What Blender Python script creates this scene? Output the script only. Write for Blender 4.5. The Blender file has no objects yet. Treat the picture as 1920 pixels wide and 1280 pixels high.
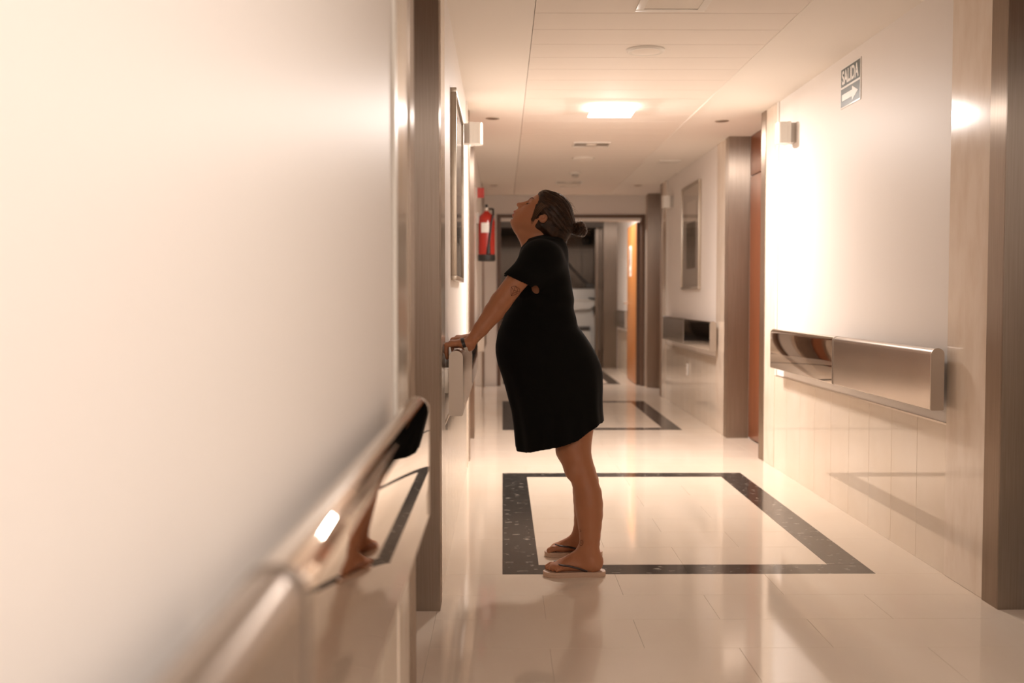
import bpy, bmesh, math, random
import numpy as np
from mathutils import Vector, Matrix
from mathutils.bvhtree import BVHTree
random.seed(7); np.random.seed(7)
S = bpy.context.scene
COL = S.collection
PI = math.pi

# ------------------------------------------------------------------ camera
TH = math.atan(85/2000); PSI = math.atan(18/2000); EYE = 1.15
cd = bpy.data.cameras.new('camera'); cam = bpy.data.objects.new('camera', cd); COL.objects.link(cam)
cd.sensor_width = 36; cd.lens = 37.5; cd.clip_start = .02; cd.clip_end = 100
cam.location = (0, 0, EYE); cam.rotation_euler = (PI/2 - TH, 0, -PSI)
cd.dof.use_dof = True; cd.dof.focus_distance = 4.38; cd.dof.aperture_fstop = 2.2
S.camera = cam
# ------------------------------------------------------------------ world and exposure
w = bpy.data.worlds.new('world'); S.world = w; w.use_nodes = True
w.node_tree.nodes['Background'].inputs[0].default_value = (1, .8, .62, 1)
w.node_tree.nodes['Background'].inputs[1].default_value = .05
S.view_settings.view_transform = 'Standard'; S.view_settings.look = 'None'
S.view_settings.exposure = 0.34; S.view_settings.gamma = 1; S.view_settings.use_curve_mapping = False
# ------------------------------------------------------------------ lamps: power of the lit ceiling fixtures
LAMP_COL = (1, .905, .84)
LAMPS = [(.74, 7.3, 74, 13), (.78, .16, 19, 13), (.74, -5.6, 44, 26), (1.1, 14.3, 34, 12)]   # x, y, watts downwards, watts all round

def at(px, py, Y):
    """world x,z of the photo pixel at depth Y (used only to measure the figure)"""
    u, v = px-960, 640-py
    yr0 = 2000*math.cos(TH)+v*math.sin(TH); zr0 = v*math.cos(TH)-2000*math.sin(TH)
    x = u*math.cos(PSI)+yr0*math.sin(PSI); y = -u*math.sin(PSI)+yr0*math.cos(PSI)
    return x*Y/y, EYE+zr0*Y/y
def P3(px, py, Y):
    x, z = at(px, py, Y); return (x, Y, z)

# ------------------------------------------------------------------ materials
def mat(name, col, rough=.5, metal=0, spec=.5, noise=None, bump=None, emit=None, coat=0, aniso=0, sheen=0, sss=0, alpha=1):
    """noise=(scale, col2, stretch xyz, lo, hi); bump=(scale,strength,stretch)"""
    m = bpy.data.materials.new(name); m.use_nodes = True; nt = m.node_tree; b = nt.nodes['Principled BSDF']
    b.inputs['Base Color'].default_value = (*col, 1); b.inputs['Roughness'].default_value = rough
    b.inputs['Metallic'].default_value = metal; b.inputs['Specular IOR Level'].default_value = spec
    b.inputs['Coat Weight'].default_value = coat; b.inputs['Coat Roughness'].default_value = .05
    b.inputs['Anisotropic'].default_value = aniso; b.inputs['Sheen Weight'].default_value = sheen
    if sss:
        b.inputs['Subsurface Weight'].default_value = sss; b.inputs['Subsurface Radius'].default_value = (.012, .004, .002)
        b.inputs['Subsurface Scale'].default_value = 1
    if alpha < 1: b.inputs['Alpha'].default_value = alpha
    if emit:
        b.inputs['Emission Color'].default_value = (*emit[0], 1); b.inputs['Emission Strength'].default_value = emit[1]
    def coords(stretch, geo=True):
        t = nt.nodes.new('ShaderNodeNewGeometry'); mp = nt.nodes.new('ShaderNodeMapping'); mp.inputs['Scale'].default_value = stretch
        nt.links.new(t.outputs['Position'], mp.inputs['Vector']); return mp.outputs['Vector']
    if noise:
        sc, c2, st, lo, hi = noise
        n = nt.nodes.new('ShaderNodeTexNoise'); n.inputs['Scale'].default_value = sc; n.inputs['Detail'].default_value = 6
        nt.links.new(coords(st), n.inputs['Vector'])
        r = nt.nodes.new('ShaderNodeValToRGB'); r.color_ramp.elements[0].position = lo; r.color_ramp.elements[1].position = hi
        r.color_ramp.elements[0].color = (*col, 1); r.color_ramp.elements[1].color = (*c2, 1)
        nt.links.new(n.outputs['Fac'], r.inputs['Fac']); nt.links.new(r.outputs['Color'], b.inputs['Base Color'])
    if bump:
        sc, stg, st = bump
        n = nt.nodes.new('ShaderNodeTexNoise'); n.inputs['Scale'].default_value = sc; n.inputs['Detail'].default_value = 4
        nt.links.new(coords(st), n.inputs['Vector'])
        bp = nt.nodes.new('ShaderNodeBump'); bp.inputs['Strength'].default_value = stg; bp.inputs['Distance'].default_value = .002
        nt.links.new(n.outputs['Fac'], bp.inputs['Height']); nt.links.new(bp.outputs['Normal'], b.inputs['Normal'])
    return m
M = {}
M['paint'] = mat('satin_wall_paint', (.85, .80, .755), .46, spec=.14, bump=(60, .05, (1, 1, 1)))
M['plaster'] = mat('ceiling_plaster', (.86, .81, .75), .85, spec=.06)
M['plank'] = mat('ceiling_panel', (.83, .765, .70), .85, spec=.06)
M['gap'] = mat('dark_gap', (.22, .16, .11), .9)
M['marble'] = mat('cream_marble', (.83, .73, .62), .045, spec=.85, noise=(2.2, (.77, .65, .52), (1, 1, 1), .35, .75))
M['pilaster'] = mat('pilaster_marble', (.82, .71, .60), .12, spec=.6, noise=(14, (.75, .62, .50), (1, 1, .35), .4, .7), bump=(9, .10, (1, 1, .4)))
M['floor'] = mat('floor_marble', (.84, .725, .605), .075, spec=.6, noise=(3, (.80, .67, .54), (1.2, .5, 1), .3, .75), bump=(1.2, .012, (1, 1, 1)))
M['granite'] = mat('dark_speckled_granite', (.035, .032, .030), .12, spec=.55, noise=(34, (.40, .36, .31), (.6, 1, 1), .60, .72))
M['steel'] = mat('brushed_steel', (.42, .345, .285), .22, 1, noise=(6, (.36, .295, .24), (30, 30, .6), .3, .7))
def brushed(m):
    nt = m.node_tree; g_ = nt.nodes.new('ShaderNodeNewGeometry'); c_ = nt.nodes.new('ShaderNodeVectorMath'); c_.operation = 'CROSS_PRODUCT'; c_.inputs[1].default_value = (0, 0, 1)
    n_ = nt.nodes.new('ShaderNodeVectorMath'); n_.operation = 'NORMALIZE'
    nt.links.new(g_.outputs['Normal'], c_.inputs[0]); nt.links.new(c_.outputs[0], n_.inputs[0]); nt.links.new(n_.outputs[0], nt.nodes['Principled BSDF'].inputs['Tangent'])
    nt.nodes['Principled BSDF'].inputs['Anisotropic'].default_value = 1; nt.nodes['Principled BSDF'].inputs['Roughness'].default_value = .40
brushed(M['steel'])
M['satin'] = mat('satin_steel', (.44, .375, .32), .27, 1, noise=(3, (.38, .32, .27), (1, 1, 1), .3, .7))
M['mirror'] = mat('polished_steel', (.70, .62, .54), .018, 1, bump=(1.6, .012, (1, 1, 1)))
M['edge'] = mat('rail_end_cap', (.44, .375, .315), .42, .85)
M['alu'] = mat('aluminium_strip', (.75, .68, .60), .35, .8)
M['wood'] = mat('cherry_wood', (.27, .088, .034), .28, spec=.5, noise=(3, (.20, .06, .022), (9, 9, .5), .35, .7))
M['wood2'] = mat('orange_wood', (.52, .21, .06), .35, noise=(3, (.42, .16, .045), (9, 9, .5), .35, .7))
M['brown'] = mat('brown_frame', (.13, .07, .04), .4)
M['white'] = mat('white_plastic', (.82, .78, .72), .35)
M['greyplastic'] = mat('grey_plastic', (.50, .45, .40), .4)
M['black'] = mat('black_plastic', (.012, .011, .010), .4)
M['lampglass'] = mat('lit_glass', (1, 1, 1), .3, emit=((1, .96, .91), 4.5))
M['offglass'] = mat('unlit_diffuser', (.86, .80, .72), .25)
M['red'] = mat('red_enamel', (.38, .018, .008), .22, spec=.6)
M['signgreen'] = mat('sign_dark_green', (.030, .052, .050), .35)
M['signwhite'] = mat('sign_white', (.88, .86, .82), .35)
M['frame'] = mat('silver_frame', (.50, .43, .35), .3, .8)
M['mat'] = mat('picture_mount', (.50, .44, .37), .5)
M['print'] = mat('picture_print', (.12, .09, .065), .5, noise=(18, (.24, .19, .14), (1, 1, .5), .35, .7))
M['printlt'] = mat('picture_print_light', (.62, .56, .48), .5)
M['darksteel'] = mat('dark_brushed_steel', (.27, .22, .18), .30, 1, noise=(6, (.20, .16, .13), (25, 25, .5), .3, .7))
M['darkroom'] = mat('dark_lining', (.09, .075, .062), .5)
M['chrome'] = mat('chrome', (.7, .66, .6), .15, 1)
g = bpy.data.materials.new('picture_glass'); g.use_nodes = True; nt = g.node_tree; nt.nodes.clear()
o_ = nt.nodes.new('ShaderNodeOutputMaterial'); mx = nt.nodes.new('ShaderNodeMixShader'); tr = nt.nodes.new('ShaderNodeBsdfTransparent'); gl = nt.nodes.new('ShaderNodeBsdfGlossy'); fr = nt.nodes.new('ShaderNodeFresnel')
gl.inputs['Roughness'].default_value = .02; fr.inputs['IOR'].default_value = 1.5
gg = nt.nodes.new('ShaderNodeNewGeometry'); mu = nt.nodes.new('ShaderNodeMath'); mu.operation = 'MULTIPLY'; iv = nt.nodes.new('ShaderNodeMath'); iv.operation = 'SUBTRACT'; iv.inputs[0].default_value = 1
nt.links.new(gg.outputs['Backfacing'], iv.inputs[1]); nt.links.new(iv.outputs[0], mu.inputs[0]); nt.links.new(fr.outputs[0], mu.inputs[1]); nt.links.new(mu.outputs[0], mx.inputs[0]); nt.links.new(tr.outputs[0], mx.inputs[1]); nt.links.new(gl.outputs[0], mx.inputs[2]); nt.links.new(mx.outputs[0], o_.inputs[0])
M['glass'] = g

# ------------------------------------------------------------------ helpers
def link(name, me, parent=None, loc=None, smooth=False):
    o = bpy.data.objects.new(name, me); COL.objects.link(o)
    if parent: o.parent = parent
    if loc: o.location = loc
    return o
def tag(o, label=None, cat=None, group=None, kind=None):
    if label: o['label'] = label
    if cat: o['category'] = cat
    if group: o['group'] = group
    if kind: o['kind'] = kind
    return o
def empty(name, loc=(0, 0, 0), rz=0):
    o = bpy.data.objects.new(name, None); COL.objects.link(o); o.location = loc; o.rotation_euler.z = rz
    o.empty_display_size = .1; return o
def bm_box(bm, x0, x1, y0, y1, z0, z1, bev=0):
    r = bmesh.ops.create_cube(bm, size=1)
    vs = r['verts']
    for v in vs:
        v.co = Vector(((x0+x1)/2+v.co.x*(x1-x0), (y0+y1)/2+v.co.y*(y1-y0), (z0+z1)/2+v.co.z*(z1-z0)))
    if bev:
        es = list({e for v in vs for e in v.link_edges})
        bmesh.ops.bevel(bm, geom=es, offset=bev, segments=2, profile=.6, affect='EDGES')
def bm_cyl(bm, p0, p1, r0, r1=None, n=24, caps=True):
    r1 = r0 if r1 is None else r1
    p0, p1 = Vector(p0), Vector(p1); d = p1-p0
    rr = bmesh.ops.create_cone(bm, cap_ends=caps, segments=n, radius1=r0, radius2=r1, depth=d.length)
    q = d.to_track_quat('Z', 'Y').to_matrix().to_4x4()
    bmesh.ops.transform(bm, matrix=Matrix.Translation((p0+p1)/2) @ q, verts=rr['verts'])
def bm_tube(bm, pts, r, n=8, closed=False):
    pts = [Vector(p) for p in pts]; rings = []
    N = len(pts)
    for i, p in enumerate(pts):
        t = (pts[min(i+1, N-1)]-pts[max(i-1, 0)]).normalized()
        a = Vector((0, 0, 1)) if abs(t.z) < .9 else Vector((1, 0, 0))
        u = t.cross(a).normalized(); v = t.cross(u)
        rad = r[i] if isinstance(r, (list, tuple)) else r
        rings.append([bm.verts.new(p+u*math.cos(2*PI*k/n)*rad+v*math.sin(2*PI*k/n)*rad) for k in range(n)])
    for i in range(N-1):
        for k in range(n):
            bm.faces.new((rings[i][k], rings[i][(k+1) % n], rings[i+1][(k+1) % n], rings[i+1][k]))
    bm.faces.new(rings[0]); bm.faces.new(list(reversed(rings[-1])))
def bm_lathe(bm, prof, n=32, c=(0, 0, 0)):
    rings = []
    for r, z in prof:
        rings.append([bm.verts.new((c[0]+r*math.cos(2*PI*k/n), c[1]+r*math.sin(2*PI*k/n), c[2]+z)) for k in range(n)])
    for i in range(len(prof)-1):
        for k in range(n):
            bm.faces.new((rings[i][k], rings[i][(k+1) % n], rings[i+1][(k+1) % n], rings[i+1][k]))
    bm.faces.new(list(reversed(rings[0]))); bm.faces.new(rings[-1])
def bm_prism(bm, pts, axis, a, b):
    """polygon pts (2D) extruded along axis from a to b"""
    def mk(p, t):
        return {'x': (t, p[0], p[1]), 'y': (p[0], t, p[1]), 'z': (p[0], p[1], t)}[axis]
    A = [bm.verts.new(mk(p, a)) for p in pts]; B = [bm.verts.new(mk(p, b)) for p in pts]
    bm.faces.new(A); bm.faces.new(list(reversed(B)))
    for i in range(len(pts)):
        j = (i+1) % len(pts); bm.faces.new((A[j], A[i], B[i], B[j]))
def obj(name, bm, m, parent=None, smooth=False, loc=None):
    bmesh.ops.recalc_face_normals(bm, faces=bm.faces)
    me = bpy.data.meshes.new(name); bm.to_mesh(me); bm.free()
    me.materials.append(M[m] if isinstance(m, str) else m)
    if smooth:
        me.polygons.foreach_set('use_smooth', [True]*len(me.polygons))
        try: me.set_sharp_from_angle(angle=math.radians(35))
        except Exception: pass
    return link(name, me, parent, loc)
def box(name, m, parent, x0, x1, y0, y1, z0, z1, bev=0):
    bm = bmesh.new(); bm_box(bm, x0, x1, y0, y1, z0, z1, bev); return obj(name, bm, m, parent, smooth=bev > 0)
_cache = {}
def piece(name, m, parent, x0, x1, y0, y1, z0, z1, bev=.001):
    """box that shares its mesh with alike pieces"""
    k = (m, round(x1-x0, 4), round(y1-y0, 4), round(z1-z0, 4), bev)
    if k not in _cache:
        bm = bmesh.new(); hx, hy, hz = (x1-x0)/2, (y1-y0)/2, (z1-z0)/2
        r = bmesh.ops.create_cube(bm, size=1)
        for v in r['verts']: v.co = Vector((v.co.x*2*hx, v.co.y*2*hy, v.co.z*2*hz))
        if bev: bmesh.ops.bevel(bm, geom=bm.edges[:], offset=bev, segments=1, affect='EDGES')
        me = bpy.data.meshes.new(name); bm.to_mesh(me); bm.free(); me.materials.append(M[m]); _cache[k] = me
    o = link(name, _cache[k], parent, ((x0+x1)/2, (y0+y1)/2, (z0+z1)/2)); return o
def struct(name, bm, m, label=None):
    o = obj(name, bm, m); o['kind'] = 'structure'
    if label: o['label'] = label
    return o

# ------------------------------------------------------------------ the shell
XL, XR, H, YB, YE, YD = -.24, 1.83, 2.43, -6.6, 13.65, 17.0
REC = [(2.78, 3.86), (7.52, 8.60), (12.3, 13.36)]          # door recesses on both sides
RD = .16
# floor
bm = bmesh.new(); bm_box(bm, XL-.25, XR+.25, YB, 20.8, -.12, -.003)
floor = struct('floor', bm, 'floor', 'polished cream marble floor with dark granite rectangles')
G = .0004
def tile(x0, x1, y0, y1, m='floor'):
    piece('floor_tile' if m == 'floor' else 'granite_strip', m, floor, x0+G, x1-G, y0+G, y1-G, -.02, 0, .0004)
def plain_rows(y0, y1, n):
    d = (y1-y0)/n
    for i in range(n):
        a, b = y0+i*d, y0+(i+1)*d
        xs = [XL, .155, .775, 1.395, XR] if i % 2 == 0 else [XL, .465, 1.085, XR]
        for p, q in zip(xs, xs[1:]): tile(p, q, a, b)
plain_rows(1.27, 4.37, 10)
RECTS = [4.37, 9.13, 13.89]
for ri, y in enumerate(RECTS):
    y1 = y+2.53; n = 7; s = .155; L = (y1-y-2*s)
    # dark border
    for a, b in ((0, .775), (.775, 1.55)): tile(a, b, y, y+s, 'granite'); tile(a, b, y1-s, y1, 'granite')
    for k in range(4):
        a, b = y+s+L*k/4, y+s+L*(k+1)/4
        tile(0, s, a, b, 'granite'); tile(1.55-s, 1.55, a, b, 'granite')
    for i in range(n):
        a, b = y+s+L*i/n, y+s+L*(i+1)/n
        xs = [s, .775, 1.395] if i % 2 == 0 else [s, .465, 1.085, 1.395]
        for p, q in zip(xs, xs[1:]): tile(p, q, a, b)
    for k in range(4):
        a, b = y+(y1-y)*k/4, y+(y1-y)*(k+1)/4
        tile(XL, 0, a, b); tile(1.55, XR, a, b)
    if ri < 2: plain_rows(y1, RECTS[ri+1], 7)
plain_rows(16.42, YD, 2)
for a, b in REC:
    tile(XL-RD, XL, a, b); tile(XR, XR+RD, a, b)

# ceiling
bm = bmesh.new(); bm_box(bm, XL-.25, XR+.25, YB, 20.8, H+.035, H+.12)
bm_box(bm, XL-.25, .1445, YB, YD, H, H+.035); bm_box(bm, 1.35, XR+.25, YB, YD, H, H+.035)
ceiling = struct('ceiling', bm, 'plaster', 'cream plaster ceiling with a central band of panels')
piece('edge_trim', 'plaster', ceiling, 1.342, 1.356, YB, 13.4, H-.004, H+.002, 0)
y = -6.55; 
PL0 = 4.885-.3*38
k = 0
while PL0+.3*k < YE-.2:
    a = PL0+.3*k; k += 1
    piece('ceiling_panel', 'plank', ceiling, .147, 1.343, max(a, YB)+.002, min(a+.3, 13.4)-.002, H, H+.02, .001)
box('plaster_margin', 'plaster', ceiling, .14, 1.35, 13.4, YD, H, H+.03)

# walls: segments between the recesses, recess backs included
def wall(side):
    s = -1 if side == 'left' else 1; X = XL if s < 0 else XR
    bm = bmesh.new()
    ys = [YB]+[v for r in REC for v in r]+[YD+.2]
    def xb(a, b, y0, y1): bm_box(bm, min(a, b), max(a, b), y0, y1, 0, H)
    for i in range(0, len(ys), 2): xb(X, X+s*.25, ys[i], ys[i+1])
    for a, b in REC: xb(X+s*(RD+.045), X+s*.25, a, b)
    return struct('wall_'+side, bm, 'paint', 'cream painted %s corridor wall with marble wainscot' % side)
WL, WR = wall('left'), wall('right')
def px_(X, s, d0, d1): return (min(X+s*d0, X+s*d1), max(X+s*d0, X+s*d1))
def sidepiece(nm, m, par, s, d0, d1, y0, y1, z0, z1, bev=.001):
    """d: distance out of the wall into the corridor"""
    X = XL if s < 0 else XR
    a, b = px_(X, -s, d0, d1); return piece(nm, m, par, a, b, y0, y1, z0, z1, bev)
WS = .62
SEGS = [(YB, 2.78), (3.86, 7.52), (8.60, 12.3), (13.36, YD)]
for s, W in ((-1, WL), (1, WR)):
    for i, (a, b) in enumerate(SEGS):
        pa = a+(.13 if i else 0); pb = b-.12
        if i:     # pilaster after the recess
            sidepiece('marble_pilaster', 'pilaster', W, s, -.01, .007, pa, pa+.36, 0, H, .002); pa += .36
        if i < 3:
            sidepiece('marble_pilaster', 'pilaster', W, s, -.01, .007, pb-.28, pb, 0, H, .002); pb -= .28
            sidepiece('corner_bar', 'white', W, s, 0, .008, pb-.045, pb-.005, WS, H, .002)
        if i == 0: pa = -1.1
        n = max(1, round((pb-pa)/.32)); d = (pb-pa)/n
        for k in range(n):
            sidepiece('wainscot_tile', 'marble', W, s, -.01, .004, pa+k*d+.0008, pa+(k+1)*d-.0008, 0, WS, .001)
        sidepiece('wainscot_cap', 'alu', W, s, 0, .006, pa, pb, WS, WS+.008, 0)
bm = bmesh.new(); bm_box(bm, XL-.25, XR+.25, YB-.2, YB, 0, H); struct('wall_back', bm, 'paint', 'cream wall behind the viewer')

# doors
def door(n, s, a, b, label, lm='wood'):
    X = XL if s < 0 else XR
    e = empty('door_%d' % n, (0, 0, 0)); e['kind'] = 'structure'; e['label'] = label
    def xs(d0, d1): return px_(X, s, d0, d1)
    x0, x1 = xs(RD, RD+.045)
    lf = box('door_leaf', lm, e, x0, x1, a+.02, b-.02, .012, 2.105, .002)
    box('transom_panel', 'wood', e, x0, x1, a+.02, b-.02, 2.113, H-.002, .002)
    bm = bmesh.new(); hx = X+s*(RD-.05)
    hy = a+.12
    bm_tube(bm, [(X+s*RD, hy, 1.02), (hx, hy, 1.02), (hx, hy+.13, 1.02)], .009, 10)
    obj('handle', bm, 'chrome', e, True)
    # metal jambs: reveal plus a flat band on the corridor wall
    for yy, d in ((b, 1), (a, -1)):
        bm = bmesh.new()
        x0, x1 = xs(-.012, RD+.001); y0, y1 = (yy-.004, yy+.002) if d > 0 else (yy-.002, yy+.004)
        bm_box(bm, x0, x1, y0, y1, 0, H)
        x0, x1 = xs(-.012, .002); y0, y1 = (yy, yy+.128) if d > 0 else (yy-.118, yy)
        bm_box(bm, x0, x1, y0, y1, 0, H)
        obj('metal_jamb', bm, 'steel', e)
    return e
n = 1
for s in (-1, 1):
    for i, (a, b) in enumerate(REC):
        door(n, s, a, b, ('door in a steel lined recess, %s side, ' % ('left' if s < 0 else 'right'))+('nearest', 'middle', 'farthest')[i], 'darkroom' if s > 0 and i == 0 else 'wood'); n += 1  # nearest right leaf, unseen: darkness of an open doorway put into its colour

# far wall with the wide opening at YE
bm = bmesh.new()
OX0, OX1, OZ = -.02, 1.77, 2.13
bm_box(bm, XL, XR, YE, YE+.14, OZ+.06, H); bm_box(bm, OX1+.05, XR, YE, YE+.14, 0, OZ+.06); bm_box(bm, XL, OX0-.05, YE, YE+.14, 0, OZ+.06)
struct('wall_far', bm, 'paint', 'cream cross wall over the wide opening at the end of the corridor')
bm = bmesh.new()
for a in ((OX0-.05, OX1+.05, OZ+.015, OZ+.06), (OX1, OX1+.05, 0, OZ+.015), (OX0-.05, OX0, 0, OZ+.015)):
    bm_box(bm, a[0], a[1], YE-.015, YE+.155, a[2], a[3], .003)
struct('trim_1', bm, 'brown', 'dark brown frame around the far opening')
bm = bmesh.new(); bm_box(bm, OX0, OX1, YE-.005, YE+.145, OZ-.02, OZ+.015)
struct('trim_2', bm, 'white', 'white strip under the brown frame head')
# open orange door
e = empty('door_7', (1.775, YE+.10, 0), math.radians(-1)); e['kind'] = 'structure'; e['label'] = 'orange wooden door standing open beyond the far opening'
dl = box('door_leaf', 'wood2', e, -.045, 0, 0, 1.22, .01, 2.10, .002)
box('door_edge', 'brown', e, -.050, .002, -.016, -.001, .01, 2.10)
pl = box('door_plate', 'white', e, -.0475, -.0445, .66, .92, 1.42, 1.83, .001)
box('plate_picture', 'black', e, -.0485, -.047, .735, .845, 1.56, 1.79)
box('plate_letters', 'greyplastic', e, -.0485, -.047, .70, .88, 1.46, 1.50)
bm = bmesh.new(); bm_cyl(bm, (-.045, 1.13, 1.05), (-.10, 1.13, 1.05), .011); bm_cyl(bm, (-.10, 1.14, 1.05), (-.10, 1.0, 1.05), .010); obj('handle', bm, 'chrome', e, True)

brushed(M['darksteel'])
# dark steel-lined lobby beyond
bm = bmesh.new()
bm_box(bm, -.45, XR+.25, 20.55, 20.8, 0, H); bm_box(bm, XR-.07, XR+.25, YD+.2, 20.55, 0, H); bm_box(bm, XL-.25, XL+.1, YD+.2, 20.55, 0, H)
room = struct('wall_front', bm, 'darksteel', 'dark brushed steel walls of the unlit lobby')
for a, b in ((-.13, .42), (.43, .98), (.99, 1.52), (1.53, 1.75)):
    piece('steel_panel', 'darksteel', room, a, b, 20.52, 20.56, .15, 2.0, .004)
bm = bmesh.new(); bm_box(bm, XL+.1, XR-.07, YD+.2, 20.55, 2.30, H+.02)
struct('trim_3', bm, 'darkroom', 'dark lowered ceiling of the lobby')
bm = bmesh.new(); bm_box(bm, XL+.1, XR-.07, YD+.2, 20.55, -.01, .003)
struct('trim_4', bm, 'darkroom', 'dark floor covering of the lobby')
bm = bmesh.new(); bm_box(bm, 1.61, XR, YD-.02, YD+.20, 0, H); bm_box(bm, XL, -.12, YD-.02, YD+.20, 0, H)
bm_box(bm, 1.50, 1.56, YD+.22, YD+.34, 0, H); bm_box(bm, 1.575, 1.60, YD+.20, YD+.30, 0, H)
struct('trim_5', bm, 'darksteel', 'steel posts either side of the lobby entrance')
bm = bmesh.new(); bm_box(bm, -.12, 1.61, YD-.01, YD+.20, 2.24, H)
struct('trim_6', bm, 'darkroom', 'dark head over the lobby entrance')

# ------------------------------------------------------------------ handrails
def rail_profile(t=.053, z0=.685, z1=.938):
    pts = [(0.006, z0), (t-.006, z0), (t-.002, z0+.002), (t, z0+.006)]
    r = t/2
    for k in range(0, 13):
        a = PI*k/12; pts.append((r+r*math.cos(a), z1-r+r*math.sin(a)))
    pts += [(0, z0+.006), (.002, z0+.002)]
    return pts
def handrail(s, y0, y1, m, label):
    X = XL if s < 0 else XR; off = .033
    e = empty('handrail', (X-s*off, (y0+y1)/2, 0)); tag(e, label, 'handrail', 'steel bumper handrails along the corridor walls')
    L = (y1-y0)/2; prof = [(-s*p[0], p[1]) for p in rail_profile()]
    bm = bmesh.new(); bm_prism(bm, prof, 'y', -L+.007, L-.007); obj('rail_body', bm, m, e, True)
    for a, b in ((-L, -L+.006), (L-.006, L)):
        bm = bmesh.new(); bm_prism(bm, [(-s*(.0265+(abs(p[0])-.0265)*1.03), .81+(p[1]-.81)*1.006) for p in prof], 'y', a, b)
        obj('end_cap', bm, 'edge', e, True)
    for f in (-.72, .72):
        bm = bmesh.new(); x0, x1 = sorted((s*.0, s*off)); bm_box(bm, x0, x1, f*L-.03, f*L+.03, .76, .86, .002); obj('bracket', bm, 'alu', e, True)
    return e
handrail(-1, .835, 2.235, 'mirror', 'polished steel handrail nearest the woman on the blurred near left wall')
handrail(-1, -.60, .815, 'satin', 'blurred satin steel handrail at the bottom left edge of the picture')
handrail(-1, 4.13, 5.38, 'satin', 'satin steel handrail the woman rests her hands on')
handrail(-1, 5.395, 6.64, 'mirror', 'polished handrail continuing behind the one the woman holds')
handrail(-1, 8.98, 10.33, 'satin', 'handrail on the left wall below the fire extinguisher')
handrail(-1, 10.345, 11.70, 'mirror', 'farthest polished handrail on the left wall past the extinguisher')
handrail(1, 4.315, 5.60, 'satin', 'satin steel handrail at the near end of the right wall')
handrail(1, 5.615, 6.92, 'mirror', 'polished mirror-like handrail on the right wall beside the reddish door')
handrail(1, 8.95, 10.25, 'mirror', 'polished handrail under the framed picture on the right wall')
handrail(1, 10.265, 11.60, 'satin', 'dark steel handrail on the right wall next to the far steel column')
handrail(1, 15.2, 16.6, 'satin', 'small grey handrail end beside the open orange door')

# ------------------------------------------------------------------ ceiling fittings
def area(x, y, z, wts, size=.27):
    l = bpy.data.lights.new('lamp_light', 'AREA'); l.energy = wts; l.size = size; l.shape = 'SQUARE'; l.color = LAMP_COL
    o = bpy.data.objects.new('lamp_light', l); COL.objects.link(o); o.location = (x, y, z); return o
def lamp(x, y, wts, wts2, label):
    e = empty('ceiling_lamp', (x, y, H)); tag(e, label, 'ceiling lamp', 'round ceiling lamps with a square glass')
    bm = bmesh.new(); bm_lathe(bm, [(.10, 0), (.118, 0), (.120, -.004), (.116, -.009), (.100, -.010), (.096, -.004)], 40); obj('trim_ring', bm, 'white', e, True)
    for a, b in ((-.09, -.09), (.09, -.09), (-.09, .09), (.09, .09)):
        bm = bmesh.new(); bm_cyl(bm, (a, b, -.036), (a, b, 0), .004, n=10); obj('standoff', bm, 'alu', e, True)
    box('glass_plate', 'lampglass', e, -.148, .148, -.148, .148, -.044, -.036, .001)
    l = area(x, y, H-.05, wts); l.parent = e; l.location = (0, 0, -.047)
    pl_ = bpy.data.lights.new('lamp_glow', 'POINT'); pl_.energy = wts2; pl_.shadow_soft_size = .02; pl_.color = LAMP_COL
    q_ = bpy.data.objects.new('lamp_glow', pl_); COL.objects.link(q_); q_.parent = e; q_.location = (0, 0, -.068)
lamp(*LAMPS[0], 'lit ceiling lamp with glowing square glass beyond the woman')
lamp(*LAMPS[1], 'lit ceiling lamp above the viewer'); lamp(*LAMPS[2], 'lit ceiling lamp far behind the viewer')
lamp(*LAMPS[3], 'lit ceiling lamp beyond the far opening')
def disc(x, y, r, label):
    e = empty('ceiling_speaker', (x, y, H)); tag(e, label, 'speaker')
    bm = bmesh.new(); bm_lathe(bm, [(r*.8, 0), (r, 0), (r, -.006), (r*.92, -.014), (r*.86, -.012)], 40); obj('rim', bm, 'white', e, True)
    bm = bmesh.new(); bm_lathe(bm, [(r*.87, 0), (r*.87, -.010), (r*.5, -.016), (.002, -.018)], 40); obj('grille', bm, 'plank', e, True)
disc(.745, 5.60, .10, 'round white disc on the ceiling, largest and nearest')
disc(.75, 9.95, .105, 'round white disc on the ceiling beyond the louvred light')
disc(.79, 12.55, .11, 'farthest round white disc just above the woman head')
def panel(x0, x1, y0, y1, label):
    cx, cy = (x0+x1)/2, (y0+y1)/2; hx, hy = (x1-x0)/2, (y1-y0)/2
    e = empty('ceiling_light_panel', (cx, cy, H)); tag(e, label, 'ceiling light', 'unlit ceiling light panels')
    bm = bmesh.new()
    for q in ((-hx, hx, -hy, -hy+.035), (-hx, hx, hy-.035, hy), (-hx, -hx+.035, -hy+.035, hy-.035), (hx-.035, hx, -hy+.035, hy-.035)): bm_box(bm, *q, -.008, 0, .001)
    obj('frame', bm, 'white', e, True); box('diffuser', 'offglass', e, -hx+.035, hx-.035, -hy+.035, hy-.035, -.004, 0)
panel(.595, .905, 4.53, 4.83, 'unlit square ceiling light panel at the top edge of the picture')
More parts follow.
